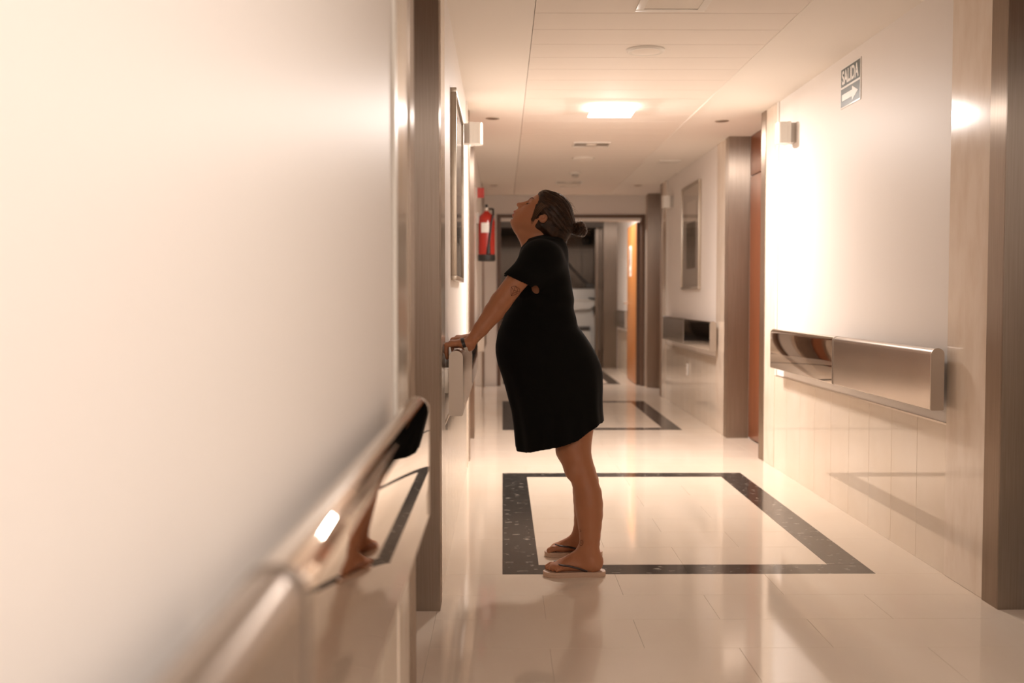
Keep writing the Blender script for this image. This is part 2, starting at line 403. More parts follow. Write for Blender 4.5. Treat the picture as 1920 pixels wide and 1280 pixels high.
def louvre(x, y, w_, d_, label):
    e = empty('recessed_ceiling_light', (x, y, H)); tag(e, label, 'ceiling light', 'unlit rectangular ceiling lights')
    hx, hy = w_/2, d_/2; bm = bmesh.new()
    for q in ((-hx, hx, -hy, -hy+.012), (-hx, hx, hy-.012, hy), (-hx, -hx+.012, -hy+.012, hy-.012), (hx-.012, hx, -hy+.012, hy-.012)): bm_box(bm, *q, -.010, 0)
    obj('frame', bm, 'white', e)
    box('back_plate', 'frame', e, -hx+.012, hx-.012, -hy+.012, hy-.012, -.003, 0)
    bm = bmesh.new(); bm_lathe(bm, [(.001, 0), (.045, 0), (.052, -.004), (.035, -.012), (.001, -.014)], 24); obj('lamp_bulb', bm, 'offglass', e, True); return e
louvre(.75, 9.05, .31, .26, 'unlit recessed rectangular light behind the lit lamp')
lv = louvre(.745, 12.05, .30, .26, 'farthest rectangular ceiling light above the woman head')
e = empty('smoke_detector', (.755, 11.1, H)); tag(e, 'small round white smoke detector on the ceiling panels', 'smoke detector')
bm = bmesh.new(); bm_lathe(bm, [(.001, 0), (.06, 0), (.06, -.016), (.05, -.022), (.045, -.022)], 28); obj('base', bm, 'white', e, True)
bm = bmesh.new(); bm_lathe(bm, [(.03, -.022), (.036, -.03), (.036, -.046), (.028, -.052), (.001, -.053)], 28); obj('sensor', bm, 'greyplastic', e, True)
def downlight(x, y, label):
    e = empty('downlight', (x, y, H)); tag(e, label, 'downlight', 'small brass rimmed downlights')
    bm = bmesh.new(); bm_lathe(bm, [(.035, 0), (.050, 0), (.050, -.004), (.040, -.006), (.034, -.002)], 28); obj('rim', bm, 'frame', e, True)
    bm = bmesh.new(); bm_lathe(bm, [(.001, 0), (.036, 0), (.034, -.004), (.001, -.004)], 24); obj('bulb', bm, 'brown', e, True)
downlight(-.07, 7.75, 'small brass rimmed downlight left of the lit lamp')
downlight(-.10, 12.4, 'small downlight on the left ceiling strip near the red sign')
downlight(1.605, 7.85, 'small brass rimmed downlight right of the lit lamp')
downlight(1.57, 12.4, 'small downlight on the right ceiling strip near the far steel column')
e = empty('ceiling_vent', (1.585, 10.2, H)); tag(e, 'small square ceiling grille above the framed picture', 'vent')
bm = bmesh.new()
for q in ((-.1, .1, -.1, -.088), (-.1, .1, .088, .1), (-.1, -.088, -.088, .088), (.088, .1, -.088, .088)): bm_box(bm, *q, -.010, 0)
obj('frame', bm, 'white', e); box('back_plate', 'frame', e, -.088, .088, -.088, .088, -.002, 0)
for k in range(7): piece('slat', 'white', e, -.088, .088, -.08+k*.0245, -.068+k*.0245, -.009, -.003, 0)

# ------------------------------------------------------------------ wall fittings
def wall_light(s, y, z, label):
    X = XL if s < 0 else XR
    e = empty('wall_light', (X, y, z)); tag(e, label, 'wall light', 'small white wall lights')
    bm = bmesh.new(); a, b = sorted((0, -s*.035)); bm_box(bm, a, b, -.045, .045, -.062, .062, .004); obj('bracket', bm, 'greyplastic', e, True)
    a, b = sorted((-s*.035, -s*.058)); bm = bmesh.new(); bm_box(bm, a, b, -.062, .062, -.068, .068, .003); obj('backplate', bm, 'white', e, True)
    pts = [(-s*.055, -.06)]
    for k in range(9):
        t = -PI/2+PI*k/8; pts.append((-s*(.088+.030*math.cos(t)), .06*math.sin(t)))
    pts.append((-s*.055, .06))
    bm = bmesh.new(); bm_prism(bm, pts, 'z', -.065, .065); obj('cover', bm, 'white', e, True)
wall_light(1, 6.72, 2.168, 'small white wall light on the right wall beside the reddish door')
wall_light(-1, 6.75, 2.165, 'small white wall light on the left wall beside the picture')
wall_light(1, 11.5, 2.16, 'small white wall light far down the right wall')

def picture(s, y0, y1, z0, z1, label):
    X = XL if s < 0 else XR; t = .028
    e = empty('framed_picture', (X, (y0+y1)/2, (z0+z1)/2)); tag(e, label, 'picture')
    hy, hz = (y1-y0)/2, (z1-z0)/2; f = .022
    def bx(nm, m, d0, d1, a, b, c, d, bev=0):
        x0, x1 = sorted((-s*d0, -s*d1)); return box(nm, m, e, x0, x1, a, b, c, d, bev)
    bm = bmesh.new(); x0, x1 = sorted((0, -s*t))
    for q in ((-hy, hy, -hz, -hz+f), (-hy, hy, hz-f, hz), (-hy, -hy+f, -hz+f, hz-f), (hy-f, hy, -hz+f, hz-f)): bm_box(bm, x0, x1, *q, .002)
    obj('frame', bm, 'frame', e, True)
    bx('mount', 'mat', .004, .012, -hy+f, hy-f, -hz+f, hz-f)
    bx('print', 'print', .012, .0135, -.24, .24, -hz+.20, .14)
    bx('light_print', 'printlt', .012, .0133, -.24, .24, .15, .34)
    bx('glass', 'glass', .0185, .0205, -hy+f, hy-f, -hz+f, hz-f)
picture(1, 9.83, 10.78, 1.215, 2.225, 'framed picture behind glass on the right wall above a handrail')
picture(-1, 4.98, 5.92, 1.225, 2.115, 'framed picture seen edge-on on the left wall above the woman hands')

# exit sign (letters as flat strokes)
e = empty('exit_sign', (XR, 5.63, 2.262)); tag(e, 'dark green sign reading SALIDA with a white arrow on the right wall', 'sign')
box('sign_board', 'signwhite', e, -.005, 0, -.158, .158, -.108, .108, .001)
box('sign_panel', 'signgreen', e, -.0062, -.0045, -.150, .150, .006, .100)
box('sign_panel', 'signgreen', e, -.0062, -.0045, -.150, .150, -.100, -.006)
def text_obj(txt, h, width, nm, m, parent, mtx):
    cu = bpy.data.curves.new(nm, 'FONT'); cu.body = txt; cu.size = h; cu.extrude = .0004; cu.align_x = 'CENTER'; cu.align_y = 'CENTER'; cu.offset = .0022 if h > .05 else 0
    t = bpy.data.objects.new(nm, cu); COL.objects.link(t); bpy.context.view_layer.update()
    me = bpy.data.meshes.new_from_object(t.evaluated_get(bpy.context.evaluated_depsgraph_get())); bpy.data.objects.remove(t)
    xs = [v.co.x for v in me.vertices]; yy = [v.co.y for v in me.vertices]
    cx, cy = (min(xs)+max(xs))/2, (min(yy)+max(yy))/2; sx = width/(max(xs)-min(xs)); sy = h/(max(yy)-min(yy))
    for v in me.vertices: v.co.x = (v.co.x-cx)*sx; v.co.y = (v.co.y-cy)*sy
    me.transform(mtx); me.materials.clear(); me.materials.append(M[m]); return link(nm, me, parent)
# reading direction on the right wall runs towards the viewer (-y)
RM = Matrix(((0, 0, -1, -.0068), (-1, 0, 0, 0), (0, 1, 0, .053), (0, 0, 0, 1)))
text_obj('SALIDA', .074, .265, 'lettering', 'signwhite', e, RM)
bm = bmesh.new(); bm_prism(bm, [(.128, -.036), (-.035, -.036), (-.035, -.016), (-.128, -.053), (-.035, -.090), (-.035, -.070), (.128, -.070)], 'x', -.0072, -.006)
obj('arrow', bm, 'signwhite', e)

box_ = empty('wall_socket', (XR-.010, 10.45, .43)); tag(box_, 'small white wall plate low on the wainscot under the far right handrail', 'socket')
box('plate', 'white', box_, -.008, 0, -.045, .045, -.06, .06, .002); box('rocker', 'offglass', box_, -.011, -.007, -.025, .025, -.03, .03, .002)

# fire extinguisher
e = empty('fire_extinguisher', (XL+.095, 9.85, 1.475)); tag(e, 'red fire extinguisher with black base hanging on the left wall', 'fire extinguisher')
bm = bmesh.new(); bm_lathe(bm, [(.060, .05), (.077, .052), (.078, .06), (.078, .36), (.070, .40), (.048, .43), (.026, .445), (.022, .46)], 32); obj('cylinder_body', bm, 'red', e, True)
bm = bmesh.new(); bm_lathe(bm, [(.066, -.005), (.079, 0), (.081, .01), (.081, .055), (.070, .06)], 32); obj('base_ring', bm, 'black', e, True)
bm = bmesh.new(); bm_lathe(bm, [(.020, .45), (.024, .46), (.024, .485), (.015, .49)], 20); bm_cyl(bm, (.0, 0, .475), (.045, 0, .475), .010, n=12); obj('valve', bm, 'chrome', e, True)
bm = bmesh.new(); bm_box(bm, -.012, .012, -.10, .02, .500, .508, .002); bm_box(bm, -.012, .012, -.09, .02, .484, .490, .002); bm_cyl(bm, (0, 0, .485), (0, 0, .505), .012, n=12); obj('lever', bm, 'black', e, True)
bm = bmesh.new(); bm_tube(bm, [(.03, -.02, .475), (.06, -.05, .47), (.062, -.068, .42), (.045, -.084, .34), (.030, -.086, .22), (.022, -.090, .14)], .010, 10)
bm_tube(bm, [(.022, -.090, .145), (.018, -.094, .06)], [.012, .020], 12); obj('hose', bm, 'black', e, True)
bm = bmesh.new()
pts = [(.0785*math.sin(a), -.0785*math.cos(a)) for a in [math.radians(-38+8*k) for k in range(8)]]
for i in range(7):
    a, b = pts[i], pts[i+1]
    vs = [bm.verts.new((a[0], a[1], .255)), bm.verts.new((b[0], b[1], .255)), bm.verts.new((b[0], b[1], .345)), bm.verts.new((a[0], a[1], .345))]; bm.faces.new(vs)
obj('label_plate', bm, 'white', e)
bm = bmesh.new(); bm_box(bm, -.095, -.07, -.03, .03, .34, .44, .003); obj('wall_bracket', bm, 'greyplastic', e, True)
e = empty('extinguisher_sign', (XL+.001, 9.62, 2.075)); tag(e, 'small red sign standing out of the left wall above the fire extinguisher', 'sign')
box('sign_board', 'red', e, .012, .075, -.002, .002, -.045, .045); box('bracket', 'greyplastic', e, 0, .014, -.005, .005, -.05, .05)

# ------------------------------------------------------------------ white equipment cart in the lobby
e = empty('equipment_cart', (1.36, 18.4, 0)); tag(e, 'white plastic cart with a basin standing in the dark steel lobby', 'cart')
bm = bmesh.new(); bm_box(bm, -.62, .36, -.05, .10, .22, 1.28, .04); obj('panel', bm, 'white', e, True)
bm = bmesh.new()
bm_prism(bm, [(-.45, .96), (-.40, 1.07), (.24, 1.07), (.22, 1.0), (.12, .93), (-.28, .91)], 'y', -.22, -.05); obj('basin', bm, 'white', e, True)
bm = bmesh.new(); bm_box(bm, -.47, .28, -.25, -.04, 1.07, 1.10, .01); obj('basin_rim', bm, 'offglass', e, True)
bm = bmesh.new(); bm_box(bm, -.30, .14, -.16, -.05, .56, .63, .02); obj('dark_shelf', bm, 'darkroom', e, True)
bm = bmesh.new(); bm_prism(bm, [(-.30, .28), (.12, .28), (.16, .40), (.14, .56), (-.30, .56)], 'y', -.12, -.05); obj('lower_box', bm, 'offglass', e, True)
bm = bmesh.new(); bm_tube(bm, [(.10, -.27, 1.12), (.22, -.27, 1.10), (.25, -.27, 1.02), (.20, -.26, .90), (.23, -.25, .80)], [.012, .02, .035, .03, .01], 10); obj('hose', bm, 'black', e, True)
bm = bmesh.new(); bm_box(bm, -.55, .32, -.05, .45, .10, .22, .02); obj('base', bm, 'black', e, True)
for a, b in ((-.5, 0), (.28, 0), (-.5, .4), (.28, .4)):
    bm = bmesh.new(); bm_cyl(bm, (a-.02, b, .055), (a+.02, b, .055), .052, n=20); obj('wheel', bm, 'black', e, True)
bm = bmesh.new(); bm_tube(bm, [(-.25, .2, 1.75), (-.05, .16, 1.52), (.14, .12, 1.33)], .025, 10); bm_box(bm, .08, .28, .06, .18, 1.27, 1.37, .02); obj('arm', bm, 'darkroom', e, True)
e = empty('wall_box', (1.62, 20.45, 2.2)); tag(e, 'small dark box high in the lobby right of the hair bun', 'box'); box('casing', 'black', e, -.08, .08, -.05, .05, -.07, .07, .01); box('front_plate', 'darkroom', e, -.05, .05, -.056, -.049, -.04, .04, .003)

# ================================================================== the woman
class SDF:
    """smooth union of simple solids; bounded evaluation"""
    def __init__(s): s.p = []
    def add(s, fn, c, R, k=.01, sub=False): s.p.append((fn, np.array(c, float), R, k, sub)); return s
    def ell(s, c, r, k=.01, sub=False, axes=None):
        c = np.array(c, float); r = np.array(r, float); A = None if axes is None else np.array(axes, float)
        def f(P):
            q = P-c
            if A is not None: q = q @ A.T
            k0 = np.sqrt(((q/r)**2).sum(1)); k1 = np.sqrt(((q/(r*r))**2).sum(1))+1e-9
            return k0*(k0-1)/k1
        return s.add(f, c, r.max(), k, sub)
    def cone(s, a, b, ra, rb, k=.01, sub=False, wy=1):
        a = np.array(a, float); b = np.array(b, float); ab = b-a; L = ab @ ab+1e-12
        def f(P):
            q = P-a; t = np.clip((q @ ab)/L, 0, 1); d = q-t[:, None]*ab
            if wy != 1: d = d*np.array((1, 1/wy, 1))
            return np.sqrt((d*d).sum(1))-(ra+(rb-ra)*t)
        return s.add(f, (a+b)/2, np.linalg.norm(ab)/2+max(ra, rb)*max(1, wy), k, sub)
    def __call__(s, P):
        D = np.full(len(P), .2)
        for fn, c, R, k, sub in s.p:
            m = np.nonzero((np.abs(P-c) < R+.07).all(1))[0]
            if not len(m): continue
            d = fn(P[m]); d0 = D[m]
            if sub:
                h = np.clip(.5-.5*(d0+d)/k, 0, 1); D[m] = d0*(1-h)-d*h+k*h*(1-h)
            else:
                h = np.clip(.5+.5*(d-d0)/k, 0, 1); D[m] = d*(1-h)+d0*h-k*h*(1-h)
        return D
def polygonize(f, lo, hi, h, B=8, keep=0):
    lo = np.array(lo, float); hi = np.array(hi, float); nb = np.ceil((hi-lo)/(h*B)).astype(int)
    I = np.stack(np.meshgrid(*[np.arange(n) for n in nb], indexing='ij'), -1).reshape(-1, 3)
    d = f(lo+(I+.5)*h*B); I = I[np.abs(d) < max(keep, h*B*.87*1.35+.004)]
    g = np.stack(np.meshgrid(*[np.arange(B+1)]*3, indexing='ij'), -1).reshape(-1, 3)
    N = nb*B+2; key = lambda c: (c[..., 0]*N[1]+c[..., 1])*N[2]+c[..., 2]
    VK, VP, EQ = [], [], []
    off = np.array([(i, j, k) for i in (0, 1) for j in (0, 1) for k in (0, 1)])
    for s0 in range(0, len(I), 400):
        Ib = I[s0:s0+400]; G_ = Ib[:, None, :]*B+g[None]
        D = f((lo+G_.reshape(-1, 3)*h)).reshape(len(Ib), B+1, B+1, B+1)
        # cells
        C = np.stack([D[:, i:B+i, j:B+j, k:B+k] for i, j, k in off], -1)
        ins = C < 0; act = ins.any(-1) & ~ins.all(-1)
        bi, ci, cj, ck = np.nonzero(act); Cv = C[act]; cell = Ib[bi]*B+np.stack((ci, cj, ck), -1)
        acc = np.zeros((len(Cv), 3)); cnt = np.zeros(len(Cv))
        for a in range(8):
            for b in range(a+1, 8):
                if np.abs(off[a]-off[b]).sum() != 1: continue
                va, vb = Cv[:, a], Cv[:, b]; m = (va < 0) != (vb < 0); t = np.where(m, va/np.where(m, va-vb, 1), 0)
                acc += m[:, None]*(off[a]+t[:, None]*(off[b]-off[a])); cnt += m
        VK.append(key(cell)); VP.append(lo+(cell+acc/cnt[:, None])*h)
        for ax in range(3):
            sl = [slice(0, B)]*3; sl2 = list(sl); sl2[ax] = slice(1, B+1)
            a0 = D[(slice(None), *sl)]; a1 = D[(slice(None), *sl2)]; m = (a0 < 0) != (a1 < 0)
            bi, ci, cj, ck = np.nonzero(m); c = Ib[bi]*B+np.stack((ci, cj, ck), -1)
            o1 = np.zeros(3, int); o2 = np.zeros(3, int); o1[(ax+1) % 3] = 1; o2[(ax+2) % 3] = 1
            q = np.stack((key(c), key(c-o1), key(c-o1-o2), key(c-o2)), -1); fl = a0[m] >= 0; q[fl] = q[fl][:, ::-1]
            EQ.append(q)
    VK = np.concatenate(VK); VP = np.concatenate(VP); EQ = np.concatenate(EQ)
    o = np.argsort(VK); VK = VK[o]; VP = VP[o]
    idx = np.searchsorted(VK, EQ); idx = np.clip(idx, 0, len(VK)-1); ok = (VK[idx] == EQ).all(1)
    return VP, idx[ok]
def np_mesh(name, V, F, m, parent, smooth_it=1):
    if smooth_it:
        e = np.concatenate([F[:, [i, (i+1) % 4]] for i in range(4)]); n = len(V)
        for _ in range(smooth_it):
            s = np.zeros_like(V); c = np.zeros(n)
            for a in range(3): s[:, a] = np.bincount(e[:, 0], V[e[:, 1], a], n)+np.bincount(e[:, 1], V[e[:, 0], a], n)
            c = np.bincount(e[:, 0], minlength=n)+np.bincount(e[:, 1], minlength=n)
            V = V*.5+.5*s/np.maximum(c, 1)[:, None]
    me = bpy.data.meshes.new(name); me.vertices.add(len(V)); me.vertices.foreach_set('co', V.ravel())
    me.loops.add(F.size); me.loops.foreach_set('vertex_index', F.ravel().astype(np.int32))
    me.polygons.add(len(F)); me.polygons.foreach_set('loop_start', np.arange(0, F.size, 4, dtype=np.int32)); me.polygons.foreach_set('loop_total', np.full(len(F), 4, dtype=np.int32))
    me.polygons.foreach_set('use_smooth', np.ones(len(F), bool)); me.update(calc_edges=True); me.validate()
    me.materials.append(M[m] if isinstance(m, str) else m); o = link(name, me, parent); return o, V, F

M['hair'] = mat('brown_hair', (.016, .007, .0035), .45, spec=.25, noise=(40, (.050, .021, .009), (1, 1, 1), .35, .7))
M['hairlt'] = mat('light_hair_strand', (.13, .065, .03), .38)
M['dress'] = mat('black_cotton', (.006, .0055, .005), .95, spec=.08, sheen=.02, bump=(420, .12, (1, 1, 1)))
M['ink'] = mat('tattoo_ink', (.085, .030, .018), .6, spec=.2)
M['lash'] = mat('eyelash_brown', (.018, .009, .006), .7)
M['strap'] = mat('dark_rubber', (.030, .013, .010), .45)
M['sole'] = mat('pink_beige_rubber', (.56, .37, .26), .6)
M['band'] = mat('black_band', (.012, .010, .010), .45)
M['bandw'] = mat('white_band', (.75, .68, .60), .45)
# skin with a colour attribute for lips and nails
sk = mat('skin', (.40, .195, .105), .48, spec=.35, sss=.12, bump=(90, .05, (1, 1, 1)))
at_ = sk.node_tree.nodes.new('ShaderNodeVertexColor'); at_.layer_name = 'tone'; sk.node_tree.links.new(at_.outputs[0], sk.node_tree.nodes['Principled BSDF'].inputs['Base Color'])
M['skin'] = sk

YC = 4.50
woman = empty('person', (P3(1085, 1060, YC)[0], YC, 0)); tag(woman, 'pregnant woman in short black dress, head tilted back, hands on the wall rail', 'person')
OX, OY = woman.location.x, woman.location.y
def child(o): 
    o.parent = woman; o.location = (-OX, -OY, 0); return o

# torso stack from the silhouette: photo y, front x, back x, half width
ST = [(452, 992, 1048, .085), (462, 981, 1055, .125), (474, 976, 1058, .158), (490, 974, 1063, .176), (515, 970, 1068, .174), (540, 966, 1073, .166), (560, 960, 1075, .162), (580, 953, 1076.5, .158), (596, 944, 1079, .158),
      (610, 938, 1083, .163), (625, 933, 1094, .170), (646, 929, 1108, .180), (662, 929.5, 1117, .186), (680, 933, 1125, .190), (700, 940, 1129, .190), (725, 947.5, 1129.5, .188), (749, 953.5, 1128.5, .185), (770, 959, 1129, .186), (792, 962, 1131, .200), (820, 965, 1133, .208), (850, 968, 1135, .214)]
st = np.array([(at((a[1]+a[2])/2, a[0], YC)[1], at(a[1], a[0], YC)[0], at(a[2], a[0], YC)[0], a[3]) for a in ST])[::-1]
zz = np.linspace(st[0, 0], st[-1, 0], 400); tab = np.stack([np.interp(zz, st[:, 0], st[:, i]) for i in (1, 2, 3)])
ker = np.hanning(17); ker /= ker.sum()
tab = np.stack([np.convolve(np.pad(t, 8, 'edge'), ker, 'valid') for t in tab])
def stack(off=0, fold=0):
    def f(P):
        x0, x1, ry = (np.interp(P[:, 2], zz, t) for t in tab)
        cx, rx = (x0+x1)/2, (x1-x0)/2-off; ry = ry-off
        dx, dy = (P[:, 0]-cx)/rx, (P[:, 1]-YC)/ry
        q = (np.abs(dx)**2.5+np.abs(dy)**2.5)**(1/2.5)
        d = (q-1)*np.minimum(rx, ry)
        if fold:
            a = np.arctan2(dy, dx); low = np.clip((.95-P[:, 2])/.4, 0, 1)
            d = d-fold*low*(np.sin(a*9+P[:, 2]*3)*.6+np.sin(a*16+1)*.4)
            mid = np.exp(-((P[:, 2]-1.10)/.09)**2)
            d = d-.0025*mid*np.sin(P[:, 2]*75+dx*4)
        d = np.maximum(d, P[:, 2]-zz[-1]); return d
    return f
# hem height varies from front to back
hp = [(960, 842), (985, 840), (1012, 832), (1041, 827), (1077, 815), (1100, 800), (1112, 794), (1120, 789), (1135, 789)]
hx = np.array([at(a, b, YC)[0] for a, b in hp]); hz = np.array([at(a, b, YC)[1] for a, b in hp])

# ---- body
b = SDF()
inner = stack(.014)
b.add(lambda P: np.maximum(inner(P), (np.interp(P[:, 0], hx, hz)+.10)-P[:, 2]), (.25, YC, 1.0), .7, .02)
SH = [P3(1012, 484, 4.345), (0, 0, 0)]; 
def arm(Ys, Ye, Yw, d):
    pth = [((1013, 482, 4.345), Ys, .050), ((992, 502, 4.32), Ys-d*.028, .0445), ((970, 525, 4.29), Ys-d*.055, .0425), ((939, 565.5, 4.27), Ye, .0418), ((926, 585, 4.26), Ye, .0400), ((902, 616, 4.25), (Ye+Yw)/2, .0300), ((880, 644, 4.235), Yw, .0205)]
    pts = []
    for p, yy, rr in pth: q = P3(*p); pts.append(((q[0], yy, q[2]), rr))
    sh, el, wr = pts[0][0], pts[3][0], pts[-1][0]
    for (p, ra), (q, rb) in zip(pts, pts[1:]): b.cone(p, q, ra, rb, .008)
    # hand on the rail top, fingers over the back edge
    yd = Yw; ax = XL+.033; top = .938
    kn = (ax+.006, yd-d*.004, top+.027)                # knuckle row centre
    b.cone(wr, (wr[0]-.030, yd, top+.024), .0225, .017, .015, wy=1.45)
    b.cone((wr[0]-.022, yd, top+.023), kn, .0150, .0125, .014, wy=2.5)
    b.ell((wr[0]-.002, yd, wr[2]-.015), (.020, .019, .015), .014)   # heel of the hand
    for i, L in enumerate((.88, .97, 1.0, .93)):       # little .. index
        fy = yd-d*(.030-i*.0205); r = .0082 if i else .0072
        k0 = (kn[0]+.010, fy, top+.021+(.002 if 0 < i < 3 else 0)); k1 = (ax-.013-.002*L, fy-d*.001, top+.019)
        k2 = (ax-.0155, fy-d*.001, top-.012*L); k3 = (ax-.0125, fy, top-.034*L)
        b.cone(k0, k1, r+.0022, r+.0012, .006); b.cone(k1, k2, r+.001, r, .004); b.cone(k2, k3, r, r-.0012, .004)
    t0 = (wr[0]-.030, yd+d*.026, top+.020); t1 = (wr[0]-.050, yd+d*.052, top+.014); t2 = (wr[0]-.072, yd+d*.062, top+.011)
    b.cone(t0, t1, .014, .0105, .012); b.cone(t1, t2, .0105, .0085, .005)
    return sh, el, wr
A1 = arm(4.345, 4.268, 4.235, 1); A2 = arm(4.655, 4.735, 4.75, -1)
# shoulders, neck
b.cone(A1[0], A2[0], .05, .05, .04)
b.cone(P3(1022, 470, YC), P3(1012, 432, YC), .058, .054, .03)
b.cone(P3(1003, 470, YC), P3(999, 437, YC), .052, .050, .03)
# head frame
HO = np.array(P3(1020, 402, YC)); sc = .00224
Fv = np.array((-.69, 0, .724)); Uv = np.array((.724, 0, .69)); Wv = np.array((0, -1, 0)); AX = np.stack((Fv, Uv, Wv))
def hd(f, u, w=0): return HO+sc*(f*Fv+u*Uv+w*Wv)
def hell(f, u, w, rf, ru, rw, k=8, sub=False): b.ell(hd(f, u, w), np.array((rf, ru, rw))*sc, k*sc, sub, AX)
def hcone(a, c, ra, rb, k=6, sub=False): b.cone(hd(*a), hd(*c), ra*sc, rb*sc, k*sc, sub)
hell(-6, 7, 0, 43, 40, 33.5, 4)
hell(7, -18, 0, 31, 34, 27, 14)
hcone((-8, -20, 20), (22, -44, 9), 9, 8, 14); hcone((-8, -20, -20), (22, -44, -9), 9, 8, 14)
hell(25.5, -47, 0, 10.5, 10.5, 11, 12)
hell(21, -33, 0, 18.5, 15, 18, 10)
hcone((10, -54, 0), (-14, -46, 0), 8, 18, 14)
for sd in (-1, 1):
    hell(22, -17, sd*17, 11.5, 11, 9.5, 12)           # cheek
    hell(38, -8, sd*13.5, 6.5, 6.0, 8.0, 5, True)     # eye socket
    hell(29.3, -7.5, sd*13.5, 6.2, 5.4, 7.0, 3)       # closed lid
    hcone((34.5, 1.5, sd*6), (31, 3, sd*20), 4.0, 3.2, 6)   # brow
    hcone((0, -58, sd*10), (-26, -60, sd*9), 5, 9, 12)
hcone((35, -3, 0), (45, -20.5, 0), 3.0, 3.6, 4.5)          # nose
hell(45.6, -22.0, 0, 4.3, 3.7, 4.3, 3)
for sd in (-1, 1): hell(39.5, -23.5, sd*5, 5.0, 3.6, 3.6, 3.5); hell(41.5, -26.8, sd*3, 2.2, 1.6, 1.5, 1.2, True)
hell(36.5, -33.5, 0, 5, 6, 11, 6)
hell(39.4, -36.4, 0, 5.0, 2.5, 8.8, 2.0)                # upper lip
hell(36.6, -42.6, 0, 4.8, 3.0, 7.8, 2.0)                # lower lip
hell(41.5, -39.4, 0, 3.4, .6, 8, 1.0, True)
hell(33.5, -47.6, 0, 4, 2.2, 8, 3.5, True)
for sd in (-1, 1):                                      # ears
    b.ell(hd(-5, -7, sd*31), np.array((7.2, 9.6, 4.2))*sc, 3*sc, False, AX)
    b.ell(hd(-4, -6.5, sd*35), np.array((3.4, 5.2, 3.4))*sc, 1.5*sc, True, AX)
# ---- legs and feet
def leg(path, yfoot, heel_px, sole_y):
    for (p, r), (q, s) in zip(path, path[1:]): b.cone(p, q, r, s, .012)
K1 = [(P3(*p), r_) for p, r_ in (((1084, 760, 4.425), .078), ((1075, 842, 4.40), .0715), ((1082, 864, 4.385), .0610), ((1090.5, 885, 4.375), .0530), ((1097, 905, 4.37), .0515), ((1102, 925, 4.365), .0550), ((1104, 945, 4.36), .0562), ((1105.5, 965, 4.36), .0525), ((1106, 985, 4.355), .0462), ((1106, 1005, 4.35), .0412), ((1105, 1025, 4.35), .0382), ((1107, 1046, 4.35), .0375))]
leg(K1, 0, 0, 0)
b.ell(P3(1072, 882, 4.36), (.028, .036, .036), .02)
def T(p, dy): x, y, z = p; return (x, dy, z)
ys2 = [4.575, 4.605, 4.62, 4.635, 4.645, 4.655, 4.66, 4.667, 4.672, 4.677, 4.682, 4.686]
# far leg: a touch further back at the calf
dx2 = [0, .006, .010, .013, .014, .014, .012, .008, .004, 0, -.003, -.006]
K2 = [((p[0]+d, y, p[2]), r) for ((p, r), y, d) in zip(K1, ys2, dx2)]
leg(K2, 0, 0, 0)
FEET = []
def foot(x_heel, yc, sgn, zb=.020):
    """toes towards -x; sgn=+1: little toe on the viewer's side"""
    hxc = x_heel-.041
    b.ell((hxc+.001, yc, zb+.034), (.038, .031, .040), .035)
    b.cone((hxc-.008, yc, zb+.030), (hxc-.125, yc, zb+.021), .030, .021, .02, wy=1.25)
    b.cone((hxc-.035, yc+sgn*.004, zb+.072), (hxc-.120, yc+sgn*.012, zb+.030), .032, .018, .03)
    b.ell((hxc-.145, yc, zb+.0185), (.034, .041, .0185), .015)
    for i in range(5):      # 0 little .. 4 big
        ty = yc-sgn*.036+sgn*(0, .0155, .0305, .0455, .0655)[i]; r = (.0075, .0078, .0082, .0088, .0125)[i]; L = (.150, .166, .178, .187, .186)[i]
        b.cone((hxc-.135, yc+(ty-yc)*.9, zb+.020), (hxc-L+.014, ty, zb+.0175), r+.0012, r, .003); b.cone((hxc-L+.014, ty, zb+.0175), (hxc-L-.002, ty, zb+.009), r, r-.0006, .004)
    FEET.append((x_heel, yc, sgn, zb))
foot(P3(1131, 1068, 4.35)[0], 4.35, 1)
foot(P3(1124, 1040, 4.69)[0]+.004, 4.69, -1)
V, F = polygonize(b, (-.30, 4.10, 0.0), (.60, 4.90, 1.66), .0034)
body, V, F = np_mesh('body', V, F, 'skin', None, 1)
# skin tone attribute
q = (V-HO)/sc; f_, u_, w_ = q @ Fv, q @ Uv, q @ Wv
col = np.tile(np.array((.40, .165, .080, 1.)), (len(V), 1))
head = np.exp(-((f_/70)**2+(u_/70)**2)**2)
def blend(mask, c):
    global col
    col[:, :3] = col[:, :3]*(1-mask[:, None])+np.array(c)*mask[:, None]
lip = (np.abs(w_) < 9)*np.exp(-(((u_+39.5)/6.2)**4))*(f_ > 35.5)*(f_ < 60)
blend(lip*.75, (.36, .085, .06))
for sd in (-1, 1): blend(np.exp(-(((u_+18)/12)**2+((w_-sd*19)/10)**2+((f_-26)/16)**2))*.35, (.44, .16, .085))
ear = np.exp(-(((u_+6)/11)**2+((f_+5)/9)**2))*(np.abs(w_) > 30); blend(ear*.4, (.46, .20, .12))
# darker knees / elbows, paler soles
blend(np.exp(-(((V[:, 2]-P3(1070, 884, 4.36)[2])/.035)**2))*(V[:, 0] < P3(1078, 884, 4.36)[0])*.25, (.30, .13, .07))
ca = body.data.color_attributes.new('tone', 'FLOAT_COLOR', 'POINT'); ca.data.foreach_set('color', col.ravel())
child(body)
bvh = BVHTree.FromPolygons([Vector(v) for v in V], [tuple(int(i) for i in f) for f in F])

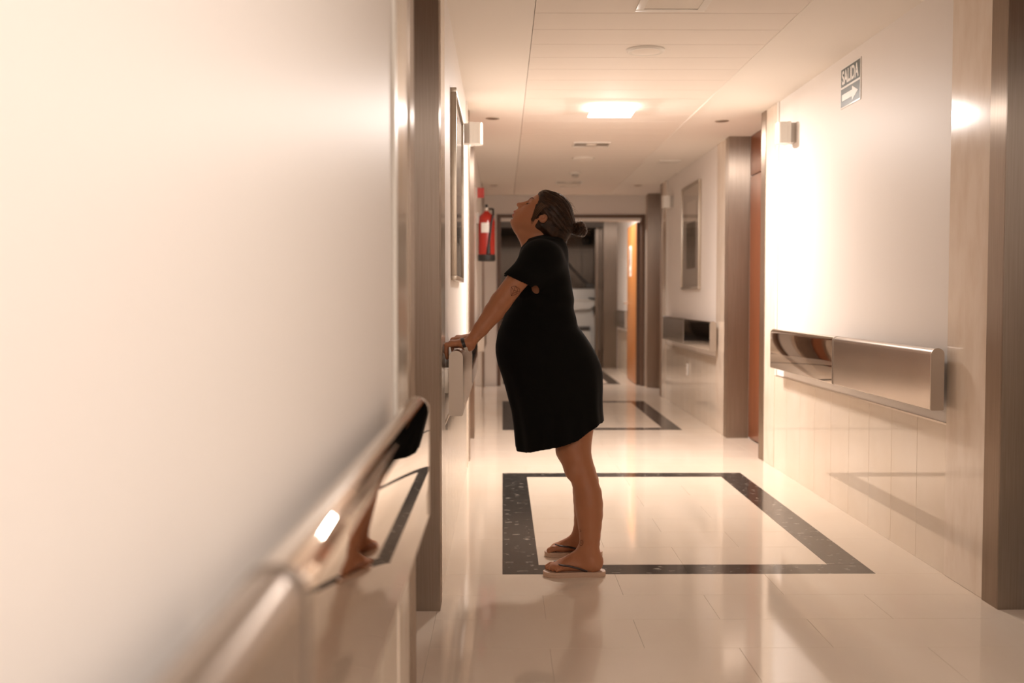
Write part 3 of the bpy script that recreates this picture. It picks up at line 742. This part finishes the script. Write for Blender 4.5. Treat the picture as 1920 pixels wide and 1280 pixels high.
# ---- dress
d = SDF()
d.add(stack(0, .006), (.25, YC, 1.0), .7, .02)
for A, sg in ((A1, -1), (A2, 1)):
    s0 = np.array(A[0])+np.array((.006, sg*.0, -.004)); e0 = np.array(P3(966, 531, 4.31)); e0[1] = A[0][1]+sg*.050
    d.cone(s0, e0, .060, .060, .07)
d.cone(A1[0], A2[0], .055, .055, .06)
d.cone(np.array(P3(1022, 464, YC)), np.array(P3(1034, 470, YC)), .064, .058, .06)
DD = d
# sleeve openings
sleeves = []
for A, sg in ((A1, -1), (A2, 1)):
    s0 = np.array(A[0])+np.array((.006, sg*.004, .006)); e0 = np.array(P3(966, 531, 4.31)); e0[1] = A[0][1]+sg*.050
    hemc = np.array(P3(971, 526, 4.31)); hemc[1] = e0[1]
    n_ = np.array((-.42, 0, -.90)); n_ /= np.linalg.norm(n_)      # hem plane is nearly horizontal
    sleeves.append((s0, e0, hemc, n_))
tors = stack(0, .006)
NK0, NK1 = np.array(P3(1018, 462, YC)), np.array(P3(1004, 420, YC))
def dress_f(P):
    D = DD(P); T_ = tors(P)
    for s0, e0, hemc, n_ in sleeves:
        cut = (P-hemc) @ n_                      # beyond the hem plane
        near = np.abs(P[:, 1]-hemc[1]) < .095
        sel = near & (P[:, 2] > 1.125) & (P[:, 2] < 1.45)
        D = np.where(sel & (T_ > .012), np.maximum(D, cut), D)
        ab = e0-s0; L = ab @ ab; t = np.clip(((P-s0) @ ab)/L, 0, 1.3); dd = np.linalg.norm(P-s0-t[:, None]*ab, axis=1)-.050
        D = np.where(sel & (T_ > .012), np.maximum(D, -np.maximum(dd, -cut-.055)), D)
    hem = np.interp(P[:, 0], hx, hz)
    D = np.maximum(D, hem-P[:, 2])
    D = np.maximum(D, -np.maximum(T_+.009, P[:, 2]-hem-.09))
    # neckline
    ab = NK1-NK0; L = ab @ ab; t = ((P-NK0) @ ab)/L; c = np.linalg.norm((P-NK0-np.clip(t, 0, 1)[:, None]*ab)*np.array((1, .9, 1)), axis=1)
    D = np.maximum(D, -np.maximum(c-.050, -.2-t))
    # slit of skin under the arm
    k = P-np.array(P3(1004, 542, 4.34)); D = np.maximum(D, .0175-np.sqrt((k[:, 0]*1.1+k[:, 2]*.3)**2+(k[:, 2]*.9)**2+(k[:, 1]*.25)**2))
    return D
V2, F2 = polygonize(dress_f, (-.10, 4.16, .42), (.60, 4.86, 1.46), .0046, keep=.10)
dress, V2, F2 = np_mesh('dress', V2, F2, 'dress', None, 2); child(dress); dress['label'] = 'short black dress'

# ---- hair
h = SDF()
def H_(f, u, w=0): return hd(f, u, w)
h.ell(hd(-8.5, 8.5, 0), np.array((44.5, 42, 37))*sc, .001, False, AX)
h.ell(hd(22, 24, 0), np.array((13, 11, 22))*sc, 8*sc, False, AX)
for sd in (-1, 1):
    h.cone(hd(13, -2, sd*29), hd(6, -24, sd*26), 7*sc, 4.5*sc, 7*sc); h.cone(hd(-12, -19, sd*28), hd(-4, -30, sd*23), 8*sc, 5*sc, 6*sc); h.cone(hd(-12, -17, sd*28), hd(-34, -16, sd*20), 9*sc, 12*sc, 8*sc)
    h.cone(hd(9, 6, sd*29), hd(-8, 0, sd*33), 8*sc, 6*sc, 6*sc)
h.cone(hd(-38, 6, 0), hd(-56, -14, 0), 28*sc, 14*sc, 12*sc); h.cone(hd(-30, -12, 0), hd(-60, -18, 0), 22*sc, 9*sc, 12*sc)
bun = np.array(P3(1087, 430, YC)); tie = np.array(P3(1071, 427, YC))
h.cone(hd(-46, 12), tie, 18*sc, 7*sc, 6*sc)
hc = h
def hair_f(P):
    D = hc(P); q = (P-HO)/sc; f, u, w = q @ Fv, q @ Uv, q @ Wv
    sm = lambda t: (lambda c: c*c*(3-2*c))(np.clip(t, 0, 1))
    lim = 14+24*sm((u-2)/20)+11*sm((np.abs(w)-17)/9)*(1-sm((u-2)/16))
    D = np.maximum(D, (f-lim)*sc*.7)
    # ear left free
    for sd in (-1, 1):
        e_ = np.sqrt(((f+5.5)/7.5)**2+((u+9)/9)**2+((w-sd*36)/11)**2); D = np.maximum(D, (1-e_)*8*sc)
    a = np.arctan2(w, u-10); D = D-.0008*np.sin(a*26+f*.05)
    # bun: coiled lobes
    B_ = P-bun; r = np.linalg.norm(B_, axis=1); an = np.arctan2(B_[:, 2], B_[:, 0])
    bd = r-.0325-.0028*np.sin(an*3+B_[:, 1]*60+r*120)-.0012*np.sin(an*11+B_[:, 1]*150)
    k = .006; hh = np.clip(.5+.5*(bd-D)/k, 0, 1); return bd*(1-hh)+D*hh-k*hh*(1-hh)
V3, F3 = polygonize(hair_f, (.02, 4.36, 1.26), (.42, 4.64, 1.64), .0030)
hair, V3, F3 = np_mesh('hair', V3, F3, 'hair', None, 1); child(hair)
hb = BVHTree.FromPolygons([Vector(v) for v in V3], [tuple(int(i) for i in f) for f in F3])
def strand_mesh(name, strands, m, r):
    vs, fs = [], []
    for pts in strands:
        n = len(pts)
        for i, p in enumerate(pts):
            t = (pts[min(i+1, n-1)]-pts[max(i-1, 0)]).normalized(); u = t.cross(Vector((.3, 1, .2))).normalized(); v = t.cross(u)
            rr = r*(1-.75*i/(n-1))
            for k in range(3): vs.append(p+u*rr*math.cos(2.094*k)+v*rr*math.sin(2.094*k))
        o0 = len(vs)-3*n
        for i in range(n-1):
            for k in range(3): a = o0+i*3+k; c = o0+i*3+(k+1) % 3; fs.append((a, c, c+3, a+3))
    me = bpy.data.meshes.new(name); me.from_pydata(vs, [], fs); me.polygons.foreach_set('use_smooth', [True]*len(fs)); me.materials.append(M[m]); return link(name, me)
def comb(p, target, n=16, wob=.5):
    pts = []; ph = random.uniform(0, 6); p = Vector(p); tg = Vector(target)
    for i in range(n):
        l, nrm, _, _ = hb.find_nearest(p)
        if l is None: break
        pts.append(l+nrm*(.0006+.0010*random.random()*wob)); t = (tg-p); st_ = t.length/(n-i); p = p+t.normalized()*st_
    return pts
tied = Vector(tie); st1, st2 = [], []
for i in range(620):
    u = random.uniform(-30, 40); sd = random.choice((-1, -1, 1, 1)); w_a = random.uniform(0, 36)
    if u > 8: p = hd(34-(w_a/36)**2*12-random.random()*26, 12+u*.7, sd*w_a)
    else: p = hd(14-random.random()*12, u, sd*33)
    s_ = comb(p, tied+Vector([random.uniform(-.012, .012) for _ in range(3)]))
    if len(s_) > 4: (st2 if random.random() < .16 else st1).append(s_)
o = strand_mesh('hair_strands', st1, 'hair', .0008); child(o); o['kind'] = 'stuff'
lt = st2[:]
# flyaway hairs around the bun and nape
for i in range(150):
    th_ = random.uniform(0, 2*PI); ph = random.uniform(-1.2, 1.2); dr = Vector((math.cos(th_)*math.cos(ph), math.sin(ph), math.sin(th_)*math.cos(ph)))
    p = Vector(bun)+dr*.031; tdir = dr.cross(Vector((random.uniform(-1, 1), random.uniform(-1, 1), random.uniform(-1, 1)))).normalized(); L = random.uniform(.006, .020)
    lt.append([p+dr*L*math.sin(t*1.8)*.8+tdir*L*t*1.3 for t in (0, .2, .4, .6, .8, 1)])
for i in range(70):
    p = Vector(P3(random.uniform(1060, 1078), random.uniform(436, 462), YC+random.uniform(-.03, .03))); l, nn, _, _ = hb.find_nearest(p); L = random.uniform(.015, .05)
    dv = Vector((random.uniform(.2, 1), random.uniform(-.3, .3), random.uniform(-.7, .2))).normalized()
    lt.append([l+dv*L*t+Vector((0, 0, -.25*L*t*t)) for t in (0, .25, .5, .75, 1)])
for i in range(60):
    p = hd(random.uniform(-30, 30), 46, random.uniform(-14, 14)); l, nn, _, _ = hb.find_nearest(Vector(p)); L = random.uniform(.010, .03); back = Vector(-Fv)
    lt.append([l+(back*t+nn*math.sin(t*2.4)*.3)*L for t in (0, .25, .5, .75, 1)])
# loose lock in front of the ear
for i in range(90):
    a = random.random(); p0 = Vector(hd(22-a*10, 8, -0)); pts = []
    for t in np.linspace(0, 1, 10):
        f = (19-a*12)*(1-t)+(9-a*11)*t+3.5*math.sin(t*2.8); u = 10*(1-t)-(26+a*8)*t; w_b = 38
        q_ = Vector(hd(f, u, w_b)); l = bvh.ray_cast(q_, Vector((0, 1, 0)), .1)[0]; l2 = hb.ray_cast(q_, Vector((0, 1, 0)), .1)[0]
        c_ = [x for x in (l, l2) if x is not None]
        if c_: pts.append(min(c_, key=lambda v: v.y)+Vector((0, -.0012-.002*random.random(), 0)))
    if len(pts) > 5: lt.append(pts[:random.randint(6, len(pts))])
o = strand_mesh('loose_strands', lt, 'hairlt', .00042); child(o); o['kind'] = 'stuff'; o['label'] = 'fine lighter loose hairs'

# ---- flat details laid on the skin from the viewer's side of the body
def on_skin(px, py, Yg, off=.0006, tgt=None):
    x, z = at(px, py, Yg); o_ = Vector((0, 0, EYE)); dr = (Vector((x, Yg, z))-o_).normalized()
    l, n_, _, _ = (tgt or bvh).ray_cast(o_+dr*3.6, dr, 2)
    return (l+n_*off, n_) if l is not None else (None, None)
def ribbon(name, lines, m, wdt, off=.0006, Yg=4.35):
    bm = bmesh.new()
    for ln in lines:
        pp = []
        for (a, b_), (c, e_) in zip(ln, ln[1:]):
            for t in np.linspace(0, 1, 5)[:-1]: pp.append((a+(c-a)*t, b_+(e_-b_)*t))
        pp.append(ln[-1]); pr = [on_skin(*p, Yg, off) for p in pp]; pr = [q_ for q_ in pr if q_[0] is not None]
        prev = None
        for i, (p, n_) in enumerate(pr):
            t = pr[min(i+1, len(pr)-1)][0]-pr[max(i-1, 0)][0]
            if t.length < 1e-6: continue
            s_ = t.cross(n_).normalized()*wdt/2; cur = [bm.verts.new(v) for v in (p+s_, p+n_*.0003, p-s_)]
            if prev: bm.faces.new((prev[0], prev[1], cur[1], cur[0])); bm.faces.new((prev[1], prev[2], cur[2], cur[1]))
            prev = cur
    return child(obj(name, bm, m))
def B(x, y): return (820+x/6.4, 500+y/6.4)
t_ = ribbon('tattoo', [[B(888, 350), B(882, 290), B(890, 240), B(935, 230), B(985, 265), B(988, 305), B(940, 330), B(888, 350)],
    [B(890, 245), B(915, 290), B(888, 350)], [B(935, 232), B(920, 285), B(985, 295)], [B(940, 240), B(965, 270), B(950, 325)], [B(900, 320), B(960, 300)]], 'ink', .0016, .0009, 4.3)
t_['label'] = 'line tattoo on the upper arm'
def C(x, y): return (1000+x/8, 950+y/8)
t_ = ribbon('tattoo', [[C(722+(12+26*q_)*math.cos(a_)*.9, 530+(12+52*q_)*math.sin(a_)) for q_, a_ in ((i/22, 1.2+i*.40) for i in range(22))]], 'ink', .0016, .0009, 4.35)
t_['label'] = 'swirl tattoo above the ankle'
ribbon('tattoo', [[C(697, 335), C(722, 360), C(700, 372)]], 'ink', .0016, .0009, 4.35)['label'] = 'small mark above the ankle swirl'
def Cr(x, y): return (930+x/6.737, 340+y/6.737)
ribbon('eyebrow', [[Cr(412, 238), Cr(428, 210), Cr(455, 205), Cr(478, 222)], [Cr(414, 232), Cr(430, 215), Cr(452, 212)]], 'lash', .0028, .0008, 4.5)
ribbon('eyelashes', [[Cr(388, 276), Cr(405, 283), Cr(425, 277)], [Cr(386, 280), Cr(400, 287)]], 'lash', .0022, .0010, 4.5)

# ---- wrist bands
ws, we = np.array(A1[1]), np.array(A1[2]); ax_ = Vector(we-ws).normalized(); cb = Vector(P3(872, 649, A1[2][1])); ax_ = Vector((.95, 0, .31)).normalized()
def band(name, a0, a1, m, r, wdt, shift=0, tk=.0016):
    bm = bmesh.new(); u = ax_.cross(Vector((0, 1, 0))).normalized(); v = ax_.cross(u).normalized(); n_ = 28; rows = []
    for i in range(n_+1):
        a = math.radians(a0+(a1-a0)*i/n_); dd_ = u*math.cos(a)+v*math.sin(a)
        rw = []
        for s_, q_ in ((-wdt/2, 0), (-wdt/2, tk), (wdt/2, tk), (wdt/2, 0)):
            c_ = cb+ax_*(shift+s_); h_ = bvh.ray_cast(c_+dd_*.06, -dd_, .08)[0]; rr = (h_-c_).length if h_ is not None else .022
            rw.append((c_, q_, min(max(rr, .012), .042)+.0012))
        rows.append([bm.verts.new(c_+dd_*(rr+q_)) for c_, q_, rr in rw])
    for p, q_ in zip(rows, rows[1:]):
        for k in range(4): bm.faces.new((p[k], p[(k+1) % 4], q_[(k+1) % 4], q_[k]))
    for r_ in (rows[0], rows[-1]): bm.faces.new(r_)
    return child(obj(name, bm, m, smooth=True))
wb = band('wristband', -100, 96, 'band', .024, .013, -.001); wb['label'] = 'black wristband'
wb = band('wristband', 97, 259, 'bandw', .024, .014, .001); wb['label'] = 'white wristband'

# ---- flip-flops
def flip_flop(xh, yc, sgn, zb, label):
    out = []
    base = [(.010, .0), (.004, .022), (-.02, .033), (-.08, .030), (-.14, .040), (-.19, .043), (-.225, .036), (-.246, .012), (-.247, -.012), (-.232, -.033), (-.19, -.043), (-.13, -.037), (-.08, -.030), (-.02, -.033), (.004, -.022)]
    n_ = len(base)
    for i in range(n_):           # Catmull-Rom
        p0, p1, p2, p3 = (np.array(base[(i+k-1) % n_]) for k in range(4))
        for t in (0, .25, .5, .75): out.append(.5*((2*p1)+(-p0+p2)*t+(2*p0-5*p1+4*p2-p3)*t*t+(-p0+3*p1-3*p2+p3)*t**3))
    bm = bmesh.new(); rings = []
    for z, s_ in ((0, .975), (.003, 1.0), (.008, .995), (.010, .985), (.012, .995), (.018, 1.0), (.0212, .985)):
        rings.append([bm.verts.new((xh+p[0]*1.0+(s_-1)*(p[0]+.12), yc+p[1]*s_*1.06, z)) for p in out])
    for a, c in zip(rings, rings[1:]):
        for k in range(len(out)): bm.faces.new((a[k], a[(k+1) % len(out)], c[(k+1) % len(out)], c[k]))
    bm.faces.new(rings[0]); bm.faces.new(list(reversed(rings[-1])))
    so = child(obj('flip_flop', bm, 'sole', smooth=True)); so['label'] = label
    # strap
    post = (xh-.200, yc+sgn*.0195)
    bm = bmesh.new()
    for side in (-1, 1):
        end = (xh-.068, yc+side*.036); prev = None; P_ = []
        hp_ = bvh.ray_cast(Vector((post[0], post[1], .085)), Vector((0, 0, -1)), .08)[0]; ztop = (hp_.z if hp_ is not None else .045)
        for t in np.linspace(0, 1, 22):
            x = post[0]+(end[0]-post[0])*t; z = (ztop-.001)*(1-t)+.0235*t+.006*math.sin(PI*t)
            y_ = post[1]+(end[1]-post[1])*t
            hh = bvh.ray_cast(Vector((x, yc+side*.09, z)), Vector((0, -side, 0)), .12)[0] if t > .06 else None
            if hh is not None: y_ = hh.y+side*.0005
            P_.append(Vector((x, y_, z)))
        for i in range(2):
            P_ = [P_[0]]+[(P_[j-1]+2*P_[j]+P_[j+1])/4 for j in range(1, len(P_)-1)]+[P_[-1]]
        bm_tube(bm, [p+Vector((0, side*.001, .0008)) for p in P_], [.0034+.0014*i/21 for i in range(len(P_))], 8)
    hz_ = bvh.ray_cast(Vector((post[0], post[1], .085)), Vector((0, 0, -1)), .08)[0]; zt = (hz_.z if hz_ is not None else .04)+.002
    bm_cyl(bm, (post[0], post[1], .02), (post[0], post[1], zt), .0035, n=8)
    s_ = obj('strap', bm, 'strap', smooth=True); s_.parent = so; s_['label'] = 'dark thong strap'
for (xh, yc, sgn, zb), lb in zip(FEET, ('pink-beige flip-flop on the foot nearer the viewer', 'pink-beige flip-flop on the farther foot')): flip_flop(xh, yc, sgn, zb, lb)
